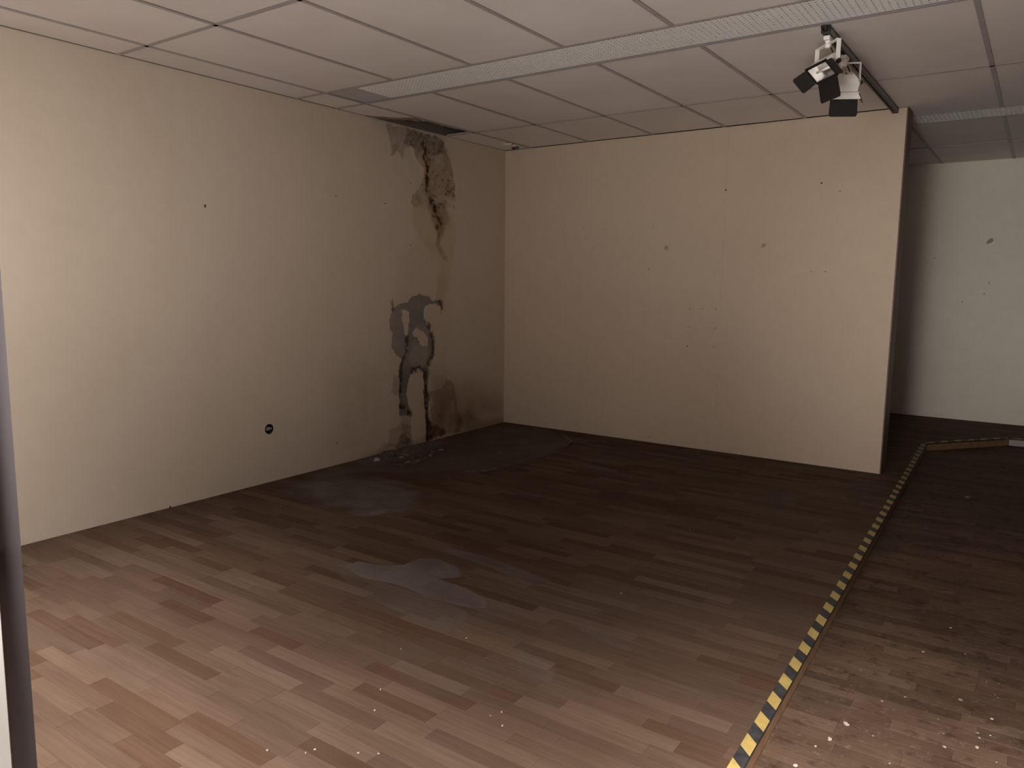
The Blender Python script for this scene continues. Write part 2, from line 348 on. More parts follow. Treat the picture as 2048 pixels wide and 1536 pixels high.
    # inner remaining panel of paint
    # soft brown darkening low on the wall towards the corner
    K = wp([(610,700),(900,740),(1180,880),(1190,1090),(850,1180),(560,1260),(600,1000)], *R2)
    lay(sm(-.15, .25, pd(K, 1))*(.65+.5*n1), (.58, .50, .42))
    K2 = wp([(830,1040),(900,1000),(1000,1080),(1190,1090),(850,1190),(800,1190)], *R2)
    lay(sm(-.06, .05, pd(K2, 1))*(.4+.7*n1), (.52, .45, .40))
    K3 = wp([(650,740),(770,720),(780,900),(740,930),(660,900)]); lay(sm(-.1, .15, pd(K3, 1))*(.2+.6*n3), (.84, .80, .76))
    # grime along the floor line
    lay(sm(.09, .0, Z+.05*(n1-.5))*(.25+.6*n2)*sm(-2.4, -1.7, Y), (.62, .55, .48))
    lay(sm(.5, 1, n1)*.2*sm(-2.4, -1.9, Y), (.9, .88, .86))
    # fade the texture out to the plain wall
    e = sm(y0, y0+.12, Y)[..., None]; col = col*e+(1-e); dx *= sm(y0, y0+.05, Y)*sm(0, -.02, Y)*sm(H, H-.02, Z)*sm(0, .02, Z)
    nv = (ny+1)*(nz+1); V = np.stack([dx, Y, Z], -1).reshape(-1, 3)
    i = np.arange(nz)[:, None]*(ny+1)+np.arange(ny)[None]; i = i.ravel()
    F = np.stack([i, i+1, i+ny+2, i+ny+1], -1)
    # plain part with the socket opening
    vs = []; fs = []; cl = []
    def quad(ya, yb, za, zb, t=1):
        b = nv+len(vs); vs.extend([(0, ya, za), (0, yb, za), (0, yb, zb), (0, ya, zb)]); fs.append((b, b+1, b+2, b+3)); cl.extend([t]*4)
    sy, sz, r = -2.861, .382, .031; a, b_, c, d_ = sy-.1, sy+.1, sz-.1, sz+.1
    for (ya, yb) in ((-7.1, a), (a, b_), (b_, y0)):
        for (za, zb) in ((0, c), (c, d_), (d_, H)):
            if ya == a and za == c: continue
            quad(ya, yb, za, zb)
    b = nv+len(vs); n = 32
    for k in range(n):
        t = 2*pi*k/n; cx, cz = cos(t), sin(t); s = .1/max(abs(cx), abs(cz)); vs.append((0, sy+cx*r, sz+cz*r)); vs.append((0, sy+cx*s, sz+cz*s)); cl += [1, 1]
    for k in range(n):
        k2 = (k+1) % n; fs.append((b+2*k, b+2*k+1, b+2*k2+1, b+2*k2))
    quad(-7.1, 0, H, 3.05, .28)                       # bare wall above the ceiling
    me = bpy.data.meshes.new('wall_left'); AV = np.vstack([V, np.array(vs)])
    me.from_pydata(AV.tolist(), [], F.tolist()+fs); me.update()
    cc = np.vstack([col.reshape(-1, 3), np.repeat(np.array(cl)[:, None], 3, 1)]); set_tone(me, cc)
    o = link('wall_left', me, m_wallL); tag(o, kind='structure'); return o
WL = wall_left()
WL['label'] = 'long cream plaster wall with a damp peeling patch near the corner'
# nail holes and wall plugs, small marks
m_nail = simple('nail_hole_dark', (.07, .05, .035), .9)
def dot(par, c, nrm, r, m=m_nail, name='nail_hole', t=.0015, sx=1, rot=0):
    mb = MB(); c = Vector(c); nrm = Vector(nrm); u = nrm.orthogonal().normalized() if abs(nrm.z) < .9 else Vector((1, 0, 0)); u = Vector((0, 0, 1)); w = nrm.cross(u); u, w = u*cos(rot)+w*sin(rot), -u*sin(rot)+w*cos(rot)
    n = 10; r *= .72 if m is m_nail else 1; pts = [c+(u*cos(2*pi*i/n)*sx+w*sin(2*pi*i/n))*r*(1+.25*random.uniform(-1, 1)) for i in range(n)]
    vs = [p-nrm*.0005 for p in pts]+[p+nrm*t for p in pts]+[c+nrm*t*1.5]
    mb.add(vs, [(i, (i+1) % n, n+(i+1) % n, n+i) for i in range(n)]+[(n+i, n+(i+1) % n, 2*n) for i in range(n)])
    return mb.build(name, m, par)
for x, y, r in [(410,412,.011),(672,392,.008),(771,407,.008),(821,491,.007),(674,886,.008),(340,1017,.014),(404,1003,.009)]:
    dot(WL, hit(x, y, 0, 0), (1, 0, 0), r, sx=1.5 if r > .01 else 1)
# hairline crack near the floor
mb = MB(); mb.tube([hit(x, y, 0, 0) for x, y in [(659,905),(665,901),(672,903),(681,905)]], .0016, 5); mb.build('hairline_crack', m_mark, WL)

# ------------------------------------------------------------------ partition and other walls
PX, PT = 3.493, .20
wpt = MB(); wpt.box((PX/2, PT/2+.006, (H)/2), (PX-.004, PT-.012, H-.002)); WP = wpt.build('wall_partition', m_wall)
tag(WP, 'cream partition wall of board panels ending free at the passage', kind='structure')
xs = [0, .955, 2.205, PX]
for a, b in zip(xs[:-1], xs[1:]):
    p = MB(); p.box(((a+b)/2, -.0, H/2), (b-a-.0004, .012, H-.004), bev=.0003); p.build('panel', m_wall, WP)
for x, y, r in [(1452,380,.010),(1643,366,.011),(1680,382,.006),(1307,453,.006),(1297,538,.007),(1429,545,.005),(1622,543,.006),(1651,543,.006),(1379,618,.006),(1405,618,.006),(1431,618,.006),(1377,654,.005),(1430,656,.006),(1375,692,.008),(1428,693,.006),(1211,458,.005),(1168,457,.005),(1125,460,.005),(1300,874,.008)]:
    dot(WP, hit(x, y, 1, -.006), (0, -1, 0), r)
dot(WP, hit(1333, 496, 1, -.006), (0, -1, 0), .021, m_mark, 'smear', t=.002)
dot(WP, hit(1527, 491, 1, -.006), (0, -1, 0), .020, m_mark, 'smear', t=.002, sx=.7, rot=.5)
mb = MB(); pts = [(1436,730,2),(1437,755,4),(1434,780,8),(1434,810,6),(1432,835,6),(1431,868,3)]
vs = []; 
for x, y, w in pts: vs += [hit(x-w*.5, y, 1, -.0065), hit(x+w*.5, y, 1, -.0065)]
n = len(pts); fr = [v+Vector((0, -.0008, 0)) for v in vs]
mb.add(fr, [(2*i, 2*i+1, 2*i+3, 2*i+2) for i in range(n-1)]); mb.build('grey_smudge', m_mark2, WP)
mb = MB(); a = hit(1431, 869, 1, -.0065); b = hit(1500, 881, 1, -.0065); mb.box((a+b)/2, ((b-a).length, .001, .003)); mb.build('scratch', m_mark2, WP)
# brown end trim of the partition
t = MB(); t.box((PX+.004, PT/2-.001, H/2), (.010, PT+.010, H-.003), bev=.001); tag(t.build('trim_1', m_brownwood), 'dark brown edge board closing the end of the partition', kind='structure')
def wallbox(name, c, d, m, label):
    mb = MB(); mb.box(c, d); return tag(mb.build(name, m), label, kind='structure')
WB = wallbox('wall_back', (3.2, 3.11, 1.5), (6.6, .1, 3.14), m_wallB, 'pale far wall behind the partition')
dot(WB, hit(1980, 482, 1, 3.06), (0, -1, 0), .035, m_mark, 'smear', t=.002, sx=.5, rot=.7)
for x, y in [(1869,516),(1978,566),(1925,604),(1968,588)]: dot(WB, hit(x, y, 1, 3.06), (0, -1, 0), .008)
wallbox('wall_right', (6.55, -1.95, 1.45), (.1, 10.1, 3.1), m_wall, 'right-hand side wall outside the view')
wallbox('wall_left_passage', (-.06, 1.63, 1.5), (.1, 2.86, 3.1), m_wallB, 'end wall of the dark passage behind the partition')
# shop front behind the viewer: pillars, sill and head round the opening
for nm, c, d in [('wall_front', (.75, -6.47, 1.45), (1.5, .1, 3.1)), ('wall_front.001', (5.55, -6.47, 1.45), (1.9, .1, 3.1)), ('wall_front.002', (3.05, -6.47, 2.73), (3.1, .1, .54)), ('wall_front.003', (3.05, -6.47, .1), (3.1, .1, .5))]:
    wallbox(nm, c, d, m_wall, 'shop front masonry round the window behind the viewer')

# ------------------------------------------------------------------ floors
def xe(y): return 3.775-.0235*(y+4.1) if y < 1.48 else None
EX = 3.775-.0235*(1.48+4.1)
P1, P2, P3 = (EX, 1.48), (4.25, 2.215), (6.5, 2.30)
def xmax(y):
    if y < P1[1]: return 3.775-.0235*(y+4.1)
    if y < P2[1]: return P1[0]+(y-P1[1])*(P2[0]-P1[0])/(P2[1]-P1[1])
    if y < P3[1]: return P2[0]+(y-P2[1])*(P3[0]-P2[0])/(P3[1]-P2[1])
    return 6.5
HS = .07
def prism(name, poly, z0, z1, m, label):
    n = len(poly); vs = [(x, y, z0) for x, y in poly]+[(x, y, z1) for x, y in poly]
    fs = [tuple(range(n))[::-1], tuple(range(n, 2*n))]+[(i, (i+1) % n, n+(i+1) % n, n+i) for i in range(n)]
    o = mesh(name, vs, fs, m); return tag(o, label, kind='structure')
ins = .012
FU = prism('floor', [(0, -7.1), (xmax(-7.1)-ins, -7.1), (P1[0]-ins, P1[1]+.006), (P2[0]-.004, P2[1]+ins), (P3[0], P3[1]+ins), (6.5, 3.06), (0, 3.06)], -.07, -.008, m_dark, 'raised floor of brown laminate strips with whitish dried water marks')
FL = prism('floor.001', [(3.5, -7.1), (6.5, -7.1), (6.5, 2.6), (3.5, 2.6)], -.16, -HS-.008, m_dark, 'lower scuffed laminate floor of the sunken walkway on the right')
SW = .065; TH = .008; LEN = [.27, .34, .41, .48]
_cache = {}
def strip_mesh(L, nm):
    k = (L, nm)
    if k not in _cache:
        me = bpy.data.meshes.new(nm); v, f = strip_geo(0, L, L, L, 0, SW); me.from_pydata(v, [], f); me.update(); _cache[k] = me
    return _cache[k]
def strip_geo(x0, x0b, x1, x1b, y0, y1, z=0):
    # x0 start at y0, x0b start at y1 ; x1 end at y0, x1b end at y1 (trapezoid)
    g = .0003; b = .0007
    P = [(x0+g, y0+g), (x1-g, y0+g), (x1b-g, y1-g), (x0b+g, y1-g)]
    Q = [(x0+g+b, y0+g+b), (x1-g-b, y0+g+b), (x1b-g-b, y1-g-b), (x0b+g+b, y1-g-b)]
    v = [(x, y, z-TH) for x, y in P]+[(x, y, z-b*.6) for x, y in P]+[(x, y, z) for x, y in Q]
    f = [(8, 9, 10, 11)]+[(i, (i+1) % 4, 4+(i+1) % 4, 4+i) for i in range(4)]+[(4+i, 4+(i+1) % 4, 8+(i+1) % 4, 8+i) for i in range(4)]
    return v, f
for L in LEN:
    me = bpy.data.meshes.new('floor_strip'); v, f = strip_geo(0, 0, L, L, 0, SW); me.from_pydata(v, [], f); me.update(); _cache[L] = me
def tone_up():
    r = random.random(); base = np.array((.099, .064, .045))
    if r < .2: k = random.uniform(.66, .78); h = (1.05, .95, .88)
    elif r < .70: k = random.uniform(.80, .98); h = (1, 1, 1)
    else: k = random.uniform(1.0, 1.18); h = (1, 1.03, 1.04)
    return tuple(base*k*np.array(h))
def tone_lo():
    base = np.array((.110, .070, .048)); k = random.choice([random.uniform(.7, .85), random.uniform(.85, 1.1), random.uniform(.9, 1.2)]); return tuple(base*k)
def lay_floor(par, ya, yb, fmin, fmax, z, tonef, mo, ma):
    pieces = []; rows = int((yb-ya)/SW)+1
    for r in range(rows):
        y0 = ya+r*SW; y1 = min(y0+SW, yb)
        if y1-y0 < .01: continue
        lo0, lo1 = fmin(y0), fmin(y1); hi0, hi1 = fmax(y0), fmax(y1)
        lo = min(lo0, lo1); hi = max(hi0, hi1); x = lo-random.uniform(0, .4)
        while x < hi:
            L = random.choice(LEN); xa, xb = x, x+L; x = xb
            a0, a1, b0, b1 = max(xa, lo0), max(xa, lo1), min(xb, hi0), min(xb, hi1)
            if b0-a0 < .004 or b1-a1 < .004:
                if min(b0, b1)-max(a0, a1) < .004: continue
            if b0 < a0: b0 = a0
            if b1 < a1: b1 = a1
            std = a0 == a1 == xa and b0 == b1 == xb and abs(y1-y0-SW) < 1e-6
            px, py, pz = proj(((a0+b0)/2, (y0+y1)/2, z)); vis = pz > .3 and -60 < px < 2108 and -60 < py < 1600
            hpx = 0
            if vis:
                q = proj(((a0+b0)/2, y0, z)); w = proj(((a0+b0)/2, y1, z)); q2 = proj((a0, y0, z)); q3 = proj((b0, y0, z))
                hpx = abs((w[0]-q[0])*(q3[1]-q2[1])-(w[1]-q[1])*(q3[0]-q2[0]))
            pieces.append((hpx, std, (a0, a1, b0, b1, y0, y1), L, tonef()))
    pieces.sort(key=lambda p: -p[0])
    rest = MB(); cols = []
    for k, (hp, std, (a0, a1, b0, b1, y0, y1), L, tn) in enumerate(pieces):
        if k < 299 and hp > 0:
            if std: o = bpy.data.objects.new('floor_strip', _cache[L]); o.location = (a0, y0, z); 
            else:
                v, f = strip_geo(0, a1-a0, b0-a0, b1-a0, 0, y1-y0); me = bpy.data.meshes.new('floor_strip'); me.from_pydata(v, [], f); me.update()
                o = bpy.data.objects.new('floor_strip', me); o.location = (a0, y0, z)
            C.objects.link(o); o.parent = par
            if not o.data.materials: o.data.materials.append(mo)
            if o.data.materials[0] != mo: o.material_slots[0].link = 'OBJECT'; o.material_slots[0].material = mo
            o.color = (*tn, 1)
        else:
            v, f = strip_geo(a0, a1, b0, b1, y0, y1, z); rest.add(v, f); cols += [tn]*len(v)
    o = rest.build('floor_strips_beyond', ma, par); set_tone(o.data, np.array(cols)); o['kind'] = 'stuff'
lay_floor(FU, -7.06, 3.055, lambda y: .003, lambda y: xmax(y)-.001, 0, tone_up, m_fo, m_fa)
lay_floor(FL, -7.06, 2.30, lambda y: max(xmax(y), 3.6)+.001 if y < P1[1] else xmax(y)+.001, lambda y: 6.498, -HS, tone_lo, m_lo, m_la)

# riser boards and hazard tape along the step
def strip_along(a, b, w, t, z0, z1, name, m, par):
    a = Vector((*a, 0)); b = Vector((*b, 0)); d = (b-a).normalized(); nrm = Vector((d.y, -d.x, 0))
    vs = []
    for p in (a, b):
        for s, z in ((0, z0), (t, z0), (t, z1), (0, z1)): vs.append(p-nrm*s+Vector((0, 0, z)))
    return mesh(name, vs, [(0, 1, 2, 3), (7, 6, 5, 4), (0, 4, 5, 1), (1, 5, 6, 2), (2, 6, 7, 3), (3, 7, 4, 0)], m, par)
tapes = []
A0 = (xmax(-7.06)+.0005, -7.06); A1 = (P1[0]+.0005, P1[1])
def riser(a, b, m, label):
    o = strip_along(a, b, 0, .011, -HS, -.0082, 'riser_board', m, FU); 
    if label: o['label'] = label
riser(A0, A1, m_riser, None); riser(P1, P2, m_riser, None)
riser((P2[0]+.002, P2[1]), P3, m_chip, 'white painted riser board')
def tape(a, b, label, w=.039, per=.152, sl=.044, flip=1):
    a = Vector((*a, 0)); b = Vector((*b, 0)); d = (b-a); L = d.length; d.normalize(); nrm = Vector((-d.y, d.x, 0))  # into the raised floor
    z = .0012; n = int(L/(per/2))+2; mb = MB(); e = .0025
    clampt = lambda t: min(max(t, 0), L)
    k = -1
    while k*per/2 < L+sl:
        t0, t1 = k*per/2, (k+1)*per/2; q = [clampt(t0), clampt(t1), clampt(t1+sl*flip), clampt(t0+sl*flip)]
        if q[1]-q[0] > 1e-4 or q[2]-q[3] > 1e-4:
            A, B_, Cc, D = a+d*q[0]-nrm*e, a+d*q[1]-nrm*e, a+d*q[2]+nrm*w, a+d*q[3]+nrm*w
            zz = Vector((0, 0, z)); mb.add([A+zz, B_+zz, Cc+zz, D+zz], [(0, 1, 2, 3)], (k % 2))
            dn = Vector((0, 0, -.012)); mb.add([A+zz, B_+zz, B_+dn, A+dn], [(3, 2, 1, 0)], 1)
        k += 1
    w0 = a+nrm*w; w1 = b+nrm*w; mb.add([w0+Vector((0, 0, z)), w1+Vector((0, 0, z)), w1, w0], [(0, 1, 2, 3)], 1)
    o = mb.build('hazard_tape', [m_yellow, m_tapeblack]); return tag(o, label, 'tape')
tape((A0[0]+.001, A0[1]), (A1[0]+.001, A1[1]-.005), 'long black and yellow hazard tape on the step edge running from foreground to passage')
tape((P1[0]+.004, P1[1]+.006), (P2[0]-.002, P2[1]+.001), 'short black and yellow hazard tape on the slanted far step edge with brown riser')
tape((P2[0]+.012, P2[1]+.001), (P3[0]-.02, P3[1]), 'black and yellow hazard tape above the white riser at the right picture edge')

# dried water marks on the laminate
def film(polys, z, m, strength, rim, label, seed, par=FU, cell=.011, warp=.05, holes=(), soft=.012):
    P = [[tuple(hit(x, y, 2, 0).xy) for x, y in q] for q in polys]; HP = [[tuple(hit(x, y, 2, 0).xy) for x, y in q] for q in holes]
    allp = np.array(sum(P, [])); mn = allp.min(0)-.05; mx = allp.max(0)+.05
    mn[0] = max(mn[0], .004); mx[0] = min(mx[0], 3.66); mx[1] = min(mx[1], -.008)
    xs = np.arange(mn[0], mx[0], cell); ys = np.arange(mn[1], mx[1], cell); X, Y = np.meshgrid(xs, ys)
    wX = X+(fbm(X, Y, 7, 4, seed)-.5)*warp; wY = Y+(fbm(X, Y, 7, 4, seed+50)-.5)*warp
    d = np.max([polydist(wX, wY, q) for q in P], 0)
    for q in HP: d = np.minimum(d, -polydist(wX, wY, q))
    n = fbm(X, Y, 6, 5, seed+9)
    al = sm(-soft*.5, soft, d)*np.clip(.1+1.25*n, 0, 1.3)*strength+rim*sm(.016, .002, np.abs(d-.008))
    al = np.clip(al, 0, .95); ny, nx = X.shape; keep = al > .01
    i = (np.arange(ny-1)[:, None]*nx+np.arange(nx-1)[None]); kf = keep[:-1, :-1] | keep[1:, :-1] | keep[:-1, 1:] | keep[1:, 1:]
    i = i[kf]; F = np.stack([i, i+1, i+nx+1, i+nx], -1); used = np.unique(F); rm = np.zeros(ny*nx, int); rm[used] = np.arange(len(used))
    V = np.stack([X, Y, np.full(X.shape, z)], -1).reshape(-1, 3)[used]
    me = bpy.data.meshes.new('water_stain'); me.from_pydata(V.tolist(), [], rm[F].tolist()); me.update()
    a = me.attributes.new('cover', 'FLOAT', 'POINT'); a.data.foreach_set('value', al.reshape(-1)[used].astype(np.float32))
    o = link('water_stain', me, m, par); o['label'] = label
def fc(L): return [(500+x/2.56, 900+y/2.56) for x, y in L]
film([[(560,985),(600,962),(640,940),(760,905),(900,866),(1012,846),(1110,862),(1142,884),(1120,905),(1060,925),(1000,938),(850,946),(760,944),(700,952),(640,960)]], .0012, m_film2, .62, .05, 'grey mud film spread from the rubble to the corner', 3, warp=.16, soft=.05)
film([[(575,975),(620,958),(700,955),(790,962),(838,985),(825,1012),(760,1028),(700,1032),(640,1010),(600,992)]], .0020, m_film, .70, .0, 'bluish dried puddle in front of the damaged wall', 13, warp=.38, soft=.12)
film([fc([(480,590),(560,570),(700,592),(780,590),(860,560),(960,560),(1060,600),(1075,650),(960,665),(1100,700),(1180,745),(1222,785),(1205,812),(1120,808),(1060,800),(940,770),(820,720),(700,680),(560,650)])], .0014, m_film, .62, .12, 'pale whitish dried water tongue, the brightest on the floor', 23, warp=.03)
film([fc([(905,445),(1000,492),(1130,530),(1260,565),(1380,610),(1480,650),(1528,668),(1505,700),(1420,700),(1310,640),(1180,585),(1060,545),(980,520)])], .0016, m_film, .34, .16, 'thin curved pale water line right of the whitish tongue', 33, warp=.02)
film([fc([(370,575),(470,650),(560,735),(680,790),(800,848),(900,890),(980,918),(1060,912),(1118,865),(1112,832),(1000,790),(860,740),(700,690),(560,655),(470,590)])], .0011, m_film, .24, .16, 'faint outline of an older dried puddle below the whitish tongue', 43, warp=.02)
film([fc([(1230,790),(1310,768),(1355,810),(1330,850),(1230,880),(1130,860)])], .0013, m_film, .16, .08, 'small faint dried drip ring', 53, warp=.02)
film([[(900,1270),(960,1290),(1000,1330),(1035,1370),(1000,1385),(900,1400),(800,1380),(760,1330),(820,1290)]], .0011, m_film, .07, .0, 'dusty grey haze patch on the near laminate', 63, warp=.12)
film([[(1030,1290),(1060,1310),(1110,1340),(1100,1370),(1040,1355),(1032,1320)]], .0013, m_film, .20, .10, 'small curved pale scrape beside the dusty patch', 73, warp=.03)
film([fc([(1640,880),(1700,890),(1760,920),(1860,960),(1960,1000),(1940,1030),(1820,990),(1700,930)])], .0014, m_film, .20, .04, 'narrow pale streak on the laminate towards the tape', 83, warp=.03)
film([[(1165,927),(1195,932),(1221,938),(1215,943),(1185,938)]], .0014, m_film, .55, .0, 'short pale scratch near the partition', 93, warp=.02)
film([[(1525,992),(1570,990),(1595,1000),(1560,1008)]], .0014, m_film, .35, .0, 'small pale smudge before the partition', 94, warp=.02)

# ------------------------------------------------------------------ ceiling
CE = mesh('ceiling', [(-.1, -7.2, 3.05), (6.6, -7.2, 3.05), (6.6, 3.16, 3.05), (-.1, 3.16, 3.05), (-.1, -7.2, 3.15), (6.6, -7.2, 3.15), (6.6, 3.16, 3.15), (-.1, 3.16, 3.15)],
          [(3, 2, 1, 0), (4, 5, 6, 7), (0, 1, 5, 4), (1, 2, 6, 5), (2, 3, 7, 6), (3, 0, 4, 7)], m_slab)
tag(CE, 'suspended ceiling of pinkish grey mineral tiles in a metal grid', kind='structure')
GX = [0, .30, .92, 1.545, 2.17, 2.795, 3.42, 4.045, 4.67, 5.295, 5.92, 6.5]
GY = [-7.1, -6.29, -5.04, -3.79, -2.54, -2.17, -.90, .345, .675, 1.92, 3.06]
BW = .025; tc = {}
def tile(a, b, c, d):
    k = (round(b-a, 3), round(d-c, 3)); w, l = b-a-BW*.55, d-c-BW*.55
    if k not in tc:
        me = bpy.data.meshes.new('ceiling_tile'); e = .004
        v = [(sx*w/2, sy*l/2, .016) for sx, sy in ((-1, -1), (1, -1), (1, 1), (-1, 1))]+[(sx*w/2, sy*l/2, .006) for sx, sy in ((-1, -1), (1, -1), (1, 1), (-1, 1))]+[(sx*(w/2-BW*.08), sy*(l/2-BW*.08), .001) for sx, sy in ((-1, -1), (1, -1), (1, 1), (-1, 1))]
        f = [(0, 1, 2, 3), (11, 10, 9, 8)]+[(i+4, (i+1) % 4+4, (i+1) % 4, i) for i in range(4)]+[(8+i, 8+(i+1) % 4, 4+(i+1) % 4, 4+i) for i in range(4)]
        me.from_pydata(v, [], f); me.update(); me.materials.append(m_tile); tc[k] = me
    o = bpy.data.objects.new('ceiling_tile', tc[k]); o.location = ((a+b)/2, (c+d)/2, H+.0015+random.uniform(0, .001))
    o.rotation_euler = (random.uniform(-.0012, .0012), random.uniform(-.002, .002), 0); C.objects.link(o); o.parent = CE
def polytile(pts, m, z=H+.002, th=.014, name='ceiling_tile', label=None):
    n = len(pts); vs = [(x, y, z) for x, y in pts]+[(x, y, z+th) for x, y in pts]
    me = bpy.data.meshes.new(name); bm = bmesh.new(); bv = [bm.verts.new(v) for v in vs]
    f1 = bm.faces.new(bv[:n][::-1]); f2 = bm.faces.new(bv[n:])
    for i in range(n): bm.faces.new((bv[i], bv[(i+1) % n], bv[n+(i+1) % n], bv[n+i]))
    bmesh.ops.triangulate(bm, faces=[f1, f2]); bmesh.ops.recalc_face_normals(bm, faces=bm.faces); bm.to_mesh(me); bm.free()
    o = link(name, me, m, CE)
    if label: o['label'] = label
    return o
for i in range(len(GX)-1):
    for j in range(len(GY)-1):
        if j in (4, 7) and GX[i] >= .29: continue         # rows taken by the light channels
        if j == 6 and GX[i] < 3.4:                        # row cut by the partition
            if i == 0: continue
            tile(GX[i], min(GX[i+1], 3.49), -.90, -.009); tile(GX[i], GX[i+1], .215, .345) if i < 6 else None; continue
        if i == 0 and j == 5: continue
        tile(GX[i], GX[i+1], GY[j], GY[j+1])
# broken tile over the damp patch and cracked corner tile
o = polytile([(.006, -2.16), (.29, -2.16), (.29, -1.56), (.255, -1.52), (.262, -1.47), (.20, -1.50), (.17, -1.58), (.12, -1.60), (.10, -1.68), (.05, -1.72), (.006, -1.78)], m_tile, label='ceiling tile broken off with a ragged edge')
polytile([(.29, -1.56), (.255, -1.52), (.262, -1.47), (.20, -1.50), (.17, -1.58), (.12, -1.60), (.10, -1.68), (.05, -1.72), (.006, -1.78), (.006, -1.90), (.10, -1.78), (.18, -1.68), (.28, -1.62)][::-1], m_tile_stain, z=H-.0005, th=.002, name='brown_stain', label='brown water stain along the broken edge')
polytile([(.262, -1.50), (.287, -1.50), (.287, -1.15), (.262, -1.08), (.245, -1.22), (.256, -1.35)], m_tile_stain, z=H+.003, th=.010, name='tile_remnant', label='narrow stained remnant of the broken tile')
polytile([(.006, -.89), (.29, -.89), (.29, -.36), (.21, -.33), (.18, -.30), (.20, -.27), (.235, -.24), (.205, -.20), (.222, -.16), (.19, -.11), (.16, -.13), (.165, -.20), (.13, -.22), (.10, -.27), (.12, -.20), (.13, -.10), (.10, -.03), (.006, -.012)], m_tile, label='cracked corner ceiling tile')
polytile([(.29, -.28), (.29, -.012), (.16, -.012), (.20, -.06), (.24, -.12), (.225, -.16), (.25, -.2)], m_tile, label='loose corner piece of ceiling tile')
# grid bars (inverted T)
def bar(x0, x1, y0, y1, along):
    mb = MB()
    if along == 'x':
        mb.box(((x0+x1)/2, y0, H-.001), (x1-x0, BW, .0016)); mb.box(((x0+x1)/2, y0, H+.006), (x1-x0, .002, .012))
    else:
        mb.box((x0, (y0+y1)/2, H-.001), (BW, y1-y0, .0016)); mb.box((x0, (y0+y1)/2, H+.006), (.002, y1-y0, .012))
    mb.build('grid_bar', m_bar, CE)
segs = [(-7.1, -2.54), (-2.17, -.008), (.212, .345), (.675, 3.055)]
for x in GX[1:-1]:
    for a, b in segs:
        if x > 3.5 and a == -2.17: b = .345
        if x > 3.5 and a == .212: continue
        if x == 3.42 and a == -2.17: b = -.008
        bar(x, x, a+BW*.5, b-BW*.5 if b not in (-.008,) else b, 'y')
bar(.30, .30, -2.54+BW*.5, -2.17-BW*.5, 'y')
for y in GY[1:-1]: bar(.004, 6.495, y, y, 'x')
# things above the ceiling seen through the hole
mb = MB(); mb.cyl((.06, -.985, H+.05), (.06, -.985, 3.05), .016, n=10); mb.build('hanger_pipe', m_black, CE)
mb = MB(); mb.box((.02, -1.45, H+.17), (.03, .5, .06)); mb.build('batten', m_slab, CE)

# light channels with slatted louvres
def slat_mesh():
    me = bpy.data.meshes.new('slat'); w = .0292; L = .334; t = .0015; n = 12; p = []
    for k in range(n):                                    # notched edge
        a = -L/2+L*k/n; s = L/n
        p += [(w/2, a), (w/2, a+s*.22), (w/2-.0065, a+s*.30), (w/2-.0065, a+s*.70), (w/2, a+s*.78)]
    p += [(w/2, L/2), (-w/2, L/2), (-w/2, -L/2)]
    bm = bmesh.new(); bv = [bm.verts.new((x, y, 0)) for x, y in p]; f = bm.faces.new(bv)
    r = bmesh.ops.extrude_face_region(bm, geom=[f]); vv = [g for g in r['geom'] if isinstance(g, bmesh.types.BMVert)]
    for v in vv: v.co.z += t
    bmesh.ops.triangulate(bm, faces=[q for q in bm.faces if len(q.verts) > 4]); bmesh.ops.recalc_face_normals(bm, faces=bm.faces)
    bm.to_mesh(me); bm.free(); me.materials.append(m_slat); return me
SM = slat_mesh()
def channel(name, x0, x1, yc, label):
    e = empty(name, (x0, yc, H), label, 'ceiling light', 'slatted light channels in the ceiling')
    h = MB(); wv = .344
    h.box(((x1-x0)/2, -wv/2+.002, .06), (x1-x0, .003, .118)); h.box(((x1-x0)/2, wv/2-.002, .06), (x1-x0, .003, .118)); h.box(((x1-x0)/2, 0, .119), (x1-x0, wv, .003))
    h.box((.0015, 0, .06), (.003, wv, .118)); h.box((x1-x0-.0015, 0, .06), (.003, wv, .118)); h.build('housing', m_dark2, e)
    n = int((x1-x0-.02)/.030)
    bp = MB(); bp.box((.128, 0, .004), (.25, .338, .0015)); bp.build('blank_panel', m_blank, e)
    for k in range(8, n):
        o = bpy.data.objects.new('slat', SM); C.objects.link(o); o.parent = e; o.location = (.02+.030*(k+.5), 0, .003); o.rotation_euler = (0, SLT, 0)
    c = MB(); c.cyl((.2, 0, .085), (x1-x0-.2, 0, .085), .013, n=12); c.build('tube_lamp', m_white, e, smooth=True)
m_dark2 = simple('grey_housing', (.16, .15, .15), .7)
SLT = radians(0); m_blank = simple('grey_blank_panel', (.50, .48, .49), .6)
channel('ceiling_light', .312, 6.48, -2.355, 'long slatted white light channel crossing the ceiling above the spotlights')
channel('ceiling_light', .312, 6.48, .510, 'slatted white light channel beyond the partition, far right of the ceiling')

